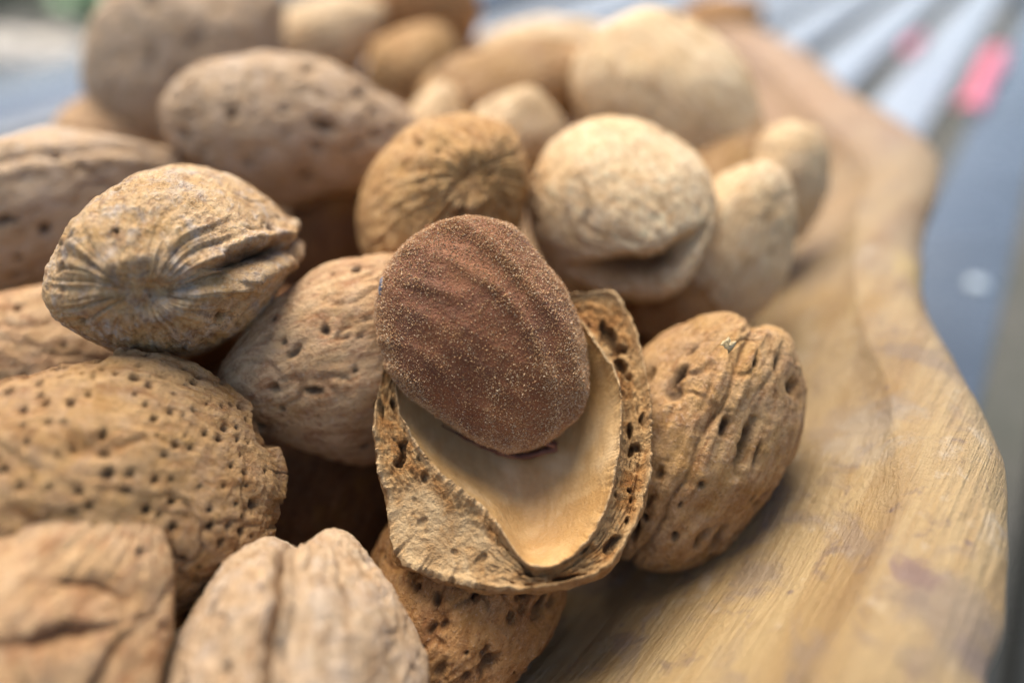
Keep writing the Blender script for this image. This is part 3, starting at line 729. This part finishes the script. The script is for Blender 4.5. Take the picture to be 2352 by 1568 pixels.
# pale crumb on the seam of the right almond
u_, v_ = np.meshgrid(np.linspace(.05, np.pi - .05, 20), np.linspace(0, 2 * np.pi, 28, endpoint=False), indexing='ij')
cr = np.stack([.055 * np.sin(u_) * np.cos(v_), .04 * np.sin(u_) * np.sin(v_), .04 * np.cos(u_)], -1)
cr += .03 * fbm(cr[..., 0] * 22, cr[..., 1] * 22, cr[..., 2] * 22, 2)[..., None]
o = link('crumb', grid_mesh('crumb', cr, poles=True), simple_mat('crumb', (.34, .24, .10), (.48, .38, .22), 20), label='tiny pale yellow crumb stuck near the seam of the right almond', category='crumb')
o.location = at(1672, 792, 5.42) * CM
cr2 = np.stack([.035 * np.sin(u_) * np.cos(v_), .018 * np.sin(u_) * np.sin(v_), .018 * np.cos(u_)], -1)
cr2 += .018 * fbm(cr2[..., 0] * 30 + 5, cr2[..., 1] * 30, cr2[..., 2] * 30, 2)[..., None]
o = link('crumb', grid_mesh('crumb', cr2, poles=True), simple_mat('rusty_crumb', (.30, .12, .04), (.42, .22, .09), 20), label='tiny rusty crumb clinging to the upper left edge of the kernel', category='crumb')
o.location = at(985, 521, 5.80) * CM

# ------------------------------------------------------------------ slatted table under the bowl
SD = np.array([.573, .8195, 0]); SPv = np.array([.8195, -.573, 0])
def box_verts(l0, l1, p0, p1, z0, z1, bev=.08):
    # rounded long board: section polygon extruded along the slat direction
    sec = [(p0, z0), (p1, z0), (p1, z1 - bev), (p1 - bev * .3, z1 - bev * .3), (p1 - bev, z1), (p0 + bev, z1), (p0 + bev * .3, z1 - bev * .3), (p0, z1 - bev)]
    ls = np.linspace(l0, l1, 24)
    return np.array([[SD * l + SPv * p + np.array([0, 0, z]) for (p, z) in sec] for l in ls])
def slat_mat(c1=(.23, .25, .27), c2=(.30, .32, .34), spec=1.0):
    s = NT('painted_slat'); c0 = s.n('ShaderNodeTexCoord'); m = s.n('ShaderNodeMapping'); m.inputs['Rotation'].default_value = (0, 0, -math.radians(55)); m.inputs['Scale'].default_value = (6, 90, 60)
    s.l(c0.outputs['Object'], m.inputs['Vector']); n1 = s.noise(m.outputs[0], 1.0, 4, .6)
    v = s.coord(); n2 = s.noise(v, .4, 4, .5)
    c = s.mix(s.ramp(n1, [(.3, 0.0), (.7, 1.0)]), c1, c2)
    c = s.mix(s.math('MULTIPLY', s.ramp(n2, [(.45, 0.0), (.7, 1.0)]), .5), c, tuple(.7 * q_ for q_ in c1))
    return s.done(c, s.ramp(n2, [(.3, .20), (.7, .32)]), s.bump(n1, .02), spec)
M['slat'] = slat_mat()
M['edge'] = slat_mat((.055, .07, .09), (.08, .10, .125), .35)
M['slat_dim_reflection'] = slat_mat((.05, .062, .075), (.07, .083, .097))  # same slats; their weaker reflection at right is put into a darker base colour
table = thing('slatted_table', (0, 0, 0), 'grey slatted garden table under the wooden bowl, out of focus', 'table')
pitch = 3.2
k = -9
first = None
while True:
    p0 = -.8 + .38 + pitch * k
    if p0 > 30: break
    if p0 > -24.5:
        me = grid_mesh('slat', box_verts(-30, 75, p0, p0 + pitch - 1.15, -1.3, 0)); link('slat', me, M['slat'] if p0 < -1.5 else M['slat_dim_reflection'], table)
    k += 1
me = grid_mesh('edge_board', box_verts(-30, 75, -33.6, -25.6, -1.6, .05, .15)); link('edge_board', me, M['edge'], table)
def cross(l, name, z0=-3.0, z1=-1.35, wd=3):
    V = []
    for (ll, zz) in ((l, z0), (l + wd, z0), (l + wd, z1), (l, z1)):
        V.append([SD * ll + SPv * p + np.array([0, 0, zz]) for p in np.linspace(-33, 30, 10)])
    me = grid_mesh(name, np.array(V).transpose(1, 0, 2)); link(name, me, M['slat'], table)
cross(-20, 'cross_bar'); cross(68, 'cross_bar')
for (l, p) in ((-22, -31), (70, -31), (-22, 28), (70, 28)):
    V = [[SD * (l + dx) + SPv * (p + dy) + np.array([0, 0, z]) for (dx, dy) in ((0, 0), (3, 0), (3, 3), (0, 3))] for z in (-45, -30, -15, -3.02)]
    me = grid_mesh('table_leg', np.array(V), poles=True, flip=True); link('table_leg', me, M['slat'], table)
# water drop / bright screw head on the slat at right
u_, v_ = np.meshgrid(np.linspace(.05, np.pi / 2, 12), np.linspace(0, 2 * np.pi, 28, endpoint=False), indexing='ij')
q = on_z(2245, 655, 0.0)
sh = np.stack([.22 * np.sin(u_) * np.cos(v_), .22 * np.sin(u_) * np.sin(v_), .12 * np.cos(u_)], -1)
def metal_mat():
    s = NT('screw_metal'); v = s.coord(); n1 = s.noise(v, 12, 3)
    return s.done(s.mix(n1, (.30, .36, .40), (.42, .48, .52)), .3, None, .5)
o = link('screw_head', grid_mesh('screw_head', sh, poles=True), metal_mat(), table); o.location = (q + np.array([0, 0, .0])) * CM

# ------------------------------------------------------------------ beyond the table
gs = []
def ground_mat():
    s = NT('ground'); v = s.coord(); n1 = s.noise(v, .02, 5, .6); n2 = s.noise(v, .3, 4, .6)
    c = s.mix(s.ramp(n1, [(.35, 0.0), (.65, 1.0)]), (.05, .055, .045), (.085, .08, .065))
    c = s.mix(s.math('MULTIPLY', s.ramp(n2, [(.4, 0.0), (.7, 1.0)]), .5), c, (.11, .10, .09))
    return s.done(c, .9, s.bump(n2, .6), .2)
gu = np.linspace(-1, 1, 60); gx_, gy_ = np.meshgrid(np.sign(gu) * np.abs(gu) ** 3 * 12000, np.sign(gu) * np.abs(gu) ** 3 * 12000, indexing='ij')
gz = -45 + 1.0 * noise(gx_ * .01, gy_ * .01, 0 * gx_) - .5
link('ground', grid_mesh('ground', np.stack([gx_, gy_, gz], -1), wrap_v=False), ground_mat(), kind='structure')
def blob(name, c, r3, mat, seed, **props):
    u_, v_ = np.meshgrid(np.linspace(.03, np.pi - .03, 40), np.linspace(0, 2 * np.pi, 56, endpoint=False), indexing='ij')
    P = np.stack([r3[0] * np.sin(u_) * np.cos(v_), r3[1] * np.sin(u_) * np.sin(v_), r3[2] * np.cos(u_)], -1)
    d_ = P / np.linalg.norm(P, axis=-1, keepdims=True)
    P = P + d_ * (min(r3) * .22 * fbm(d_[..., 0] * 1.8 + seed, d_[..., 1] * 1.8, d_[..., 2] * 1.8, 3))[..., None]
    o = link(name, grid_mesh(name, P, poles=True), mat, **props); o.location = np.asarray(c) * CM; return o
M['stone'] = simple_mat('pale_stone', (.44, .38, .30), (.62, .56, .48), .3, .85, .3)
blob('pale_stone', on_z(35, 150, -42), (12, 10, 7), M['stone'], 3, label='pale beige stone on the ground beyond the table, far left', category='stone')
blob('pale_stone', on_z(128, 128, -42), (9, 8, 5), M['stone'], 8, label='smaller pale pinkish stone beside the larger one, top left', category='stone')
# pink cloth under the table, seen through the gaps between slats
def pink_mat():
    s = NT('pink_cloth'); v = s.coord(); n1 = s.noise(v, .8, 3)
    return s.done(s.mix(n1, (.54, .14, .20), (.58, .20, .26)), .8, s.bump(n1, .1), .2)
M['pink'] = pink_mat()
def ribbon(px, py, ln, wd, lab, sd):
    uu, v2 = np.meshgrid(np.linspace(-1, 1, 40), np.linspace(-1, 1, 14), indexing='ij')
    wv = wd * (1 + .25 * noise(uu * 1.5 + sd, 0 * uu, 0 * uu + 3))
    pl = SD * (uu * ln)[..., None] + SPv * (v2 * wv + .25 * noise(uu * 1.2, 0 * uu + sd, 0 * uu))[..., None]
    pl[..., 2] = .25 + .22 * (1 - v2**2) * (1 + .5 * noise(uu * 3, v2 * 2, 0 * uu + sd)) - .2 * np.abs(uu)**3
    tk = pl.copy(); tk[..., 2] -= .08
    P = np.concatenate([pl, tk[:, ::-1]], 1)
    o = link('pink_ribbon', grid_mesh('pink_ribbon', P), M['pink'], label=lab, category='ribbon'); o.location = on_z(px, py, .02) * CM
ribbon(2262, 180, 4.8, .38, 'bright pink ribbon lying along a gap of the table, top right', 2)
ribbon(2098, 112, 1.8, .24, 'smaller pink ribbon nearer the bowl, on the next gap of the table', 6)

# shrub behind the table, top left
def leaf_mesh(name, L, W):
    us = np.linspace(0, 1, 7); V = []; F = []
    for i, u in enumerate(us):
        w_ = W * math.sin(math.pi * min(1, u * .96 + .02)) ** .8
        z = .25 * L * u * (1 - u) * 1.6 - .25 * L * u**2
        V += [[u * L, -w_, z + w_ * .3], [u * L, 0, z], [u * L, w_, z + w_ * .3]]
    for i in range(6):
        a_ = i * 3; F += [[a_, a_ + 3, a_ + 4, a_ + 1], [a_ + 1, a_ + 4, a_ + 5, a_ + 2]]
    me = tri_mesh(name, np.array(V), np.array(F), True); return me
def leaf_mat(n, a_, b_):
    s = NT(n); v = s.coord(); n1 = s.noise(v, .5, 3)
    return s.done(s.mix(n1, a_, b_), .45, None, .4)
ML = [leaf_mat('leaf_dark', (.02, .045, .015), (.04, .08, .025)), leaf_mat('leaf_light', (.22, .38, .17), (.30, .46, .24))]
def shrub(c, rad_, n, light, label, seed):
    r = random.Random(seed); t = thing('shrub', (c[0], c[1], -45), label, 'shrub')
    st = []
    for z in np.linspace(0, c[2] + 45, 12):
        st.append([[1.2 * (1 - z / 200) * math.cos(a) + .06 * z * math.sin(z * .1), 1.2 * (1 - z / 200) * math.sin(a), z] for a in np.linspace(0, 2 * np.pi, 10, endpoint=False)])
    link('stem', grid_mesh('stem', np.array(st)), simple_mat('bark', (.10, .07, .05), (.16, .12, .08), 1, .9), t)
    lm = leaf_mesh('leaf', 9, 2.6); lm.materials.append(ML[1 if light else 0])
    for i in range(n):
        o = bpy.data.objects.new('leaf', lm); COL.objects.link(o); o.parent = t
        d_ = nrm([r.gauss(0, 1), r.gauss(0, 1), r.gauss(0, 1)]) * (r.random() ** .4) * rad_
        o.location = (np.array([d_[0], d_[1], c[2] + 45 + d_[2] * .8])) * CM
        o.rotation_euler = (r.uniform(-.6, .6), r.uniform(-.9, .5), r.uniform(0, 6.28)); k_ = r.uniform(.7, 1.3); o.scale = (k_,) * 3
shrub(at(10, -15, 270), 36, 330, False, 'dark green shrub behind the table in the top left corner', 1)
shrub(at(262, 2, 250), 19, 150, True, 'pale green leafy plant behind the table, right of the dark shrub', 2)
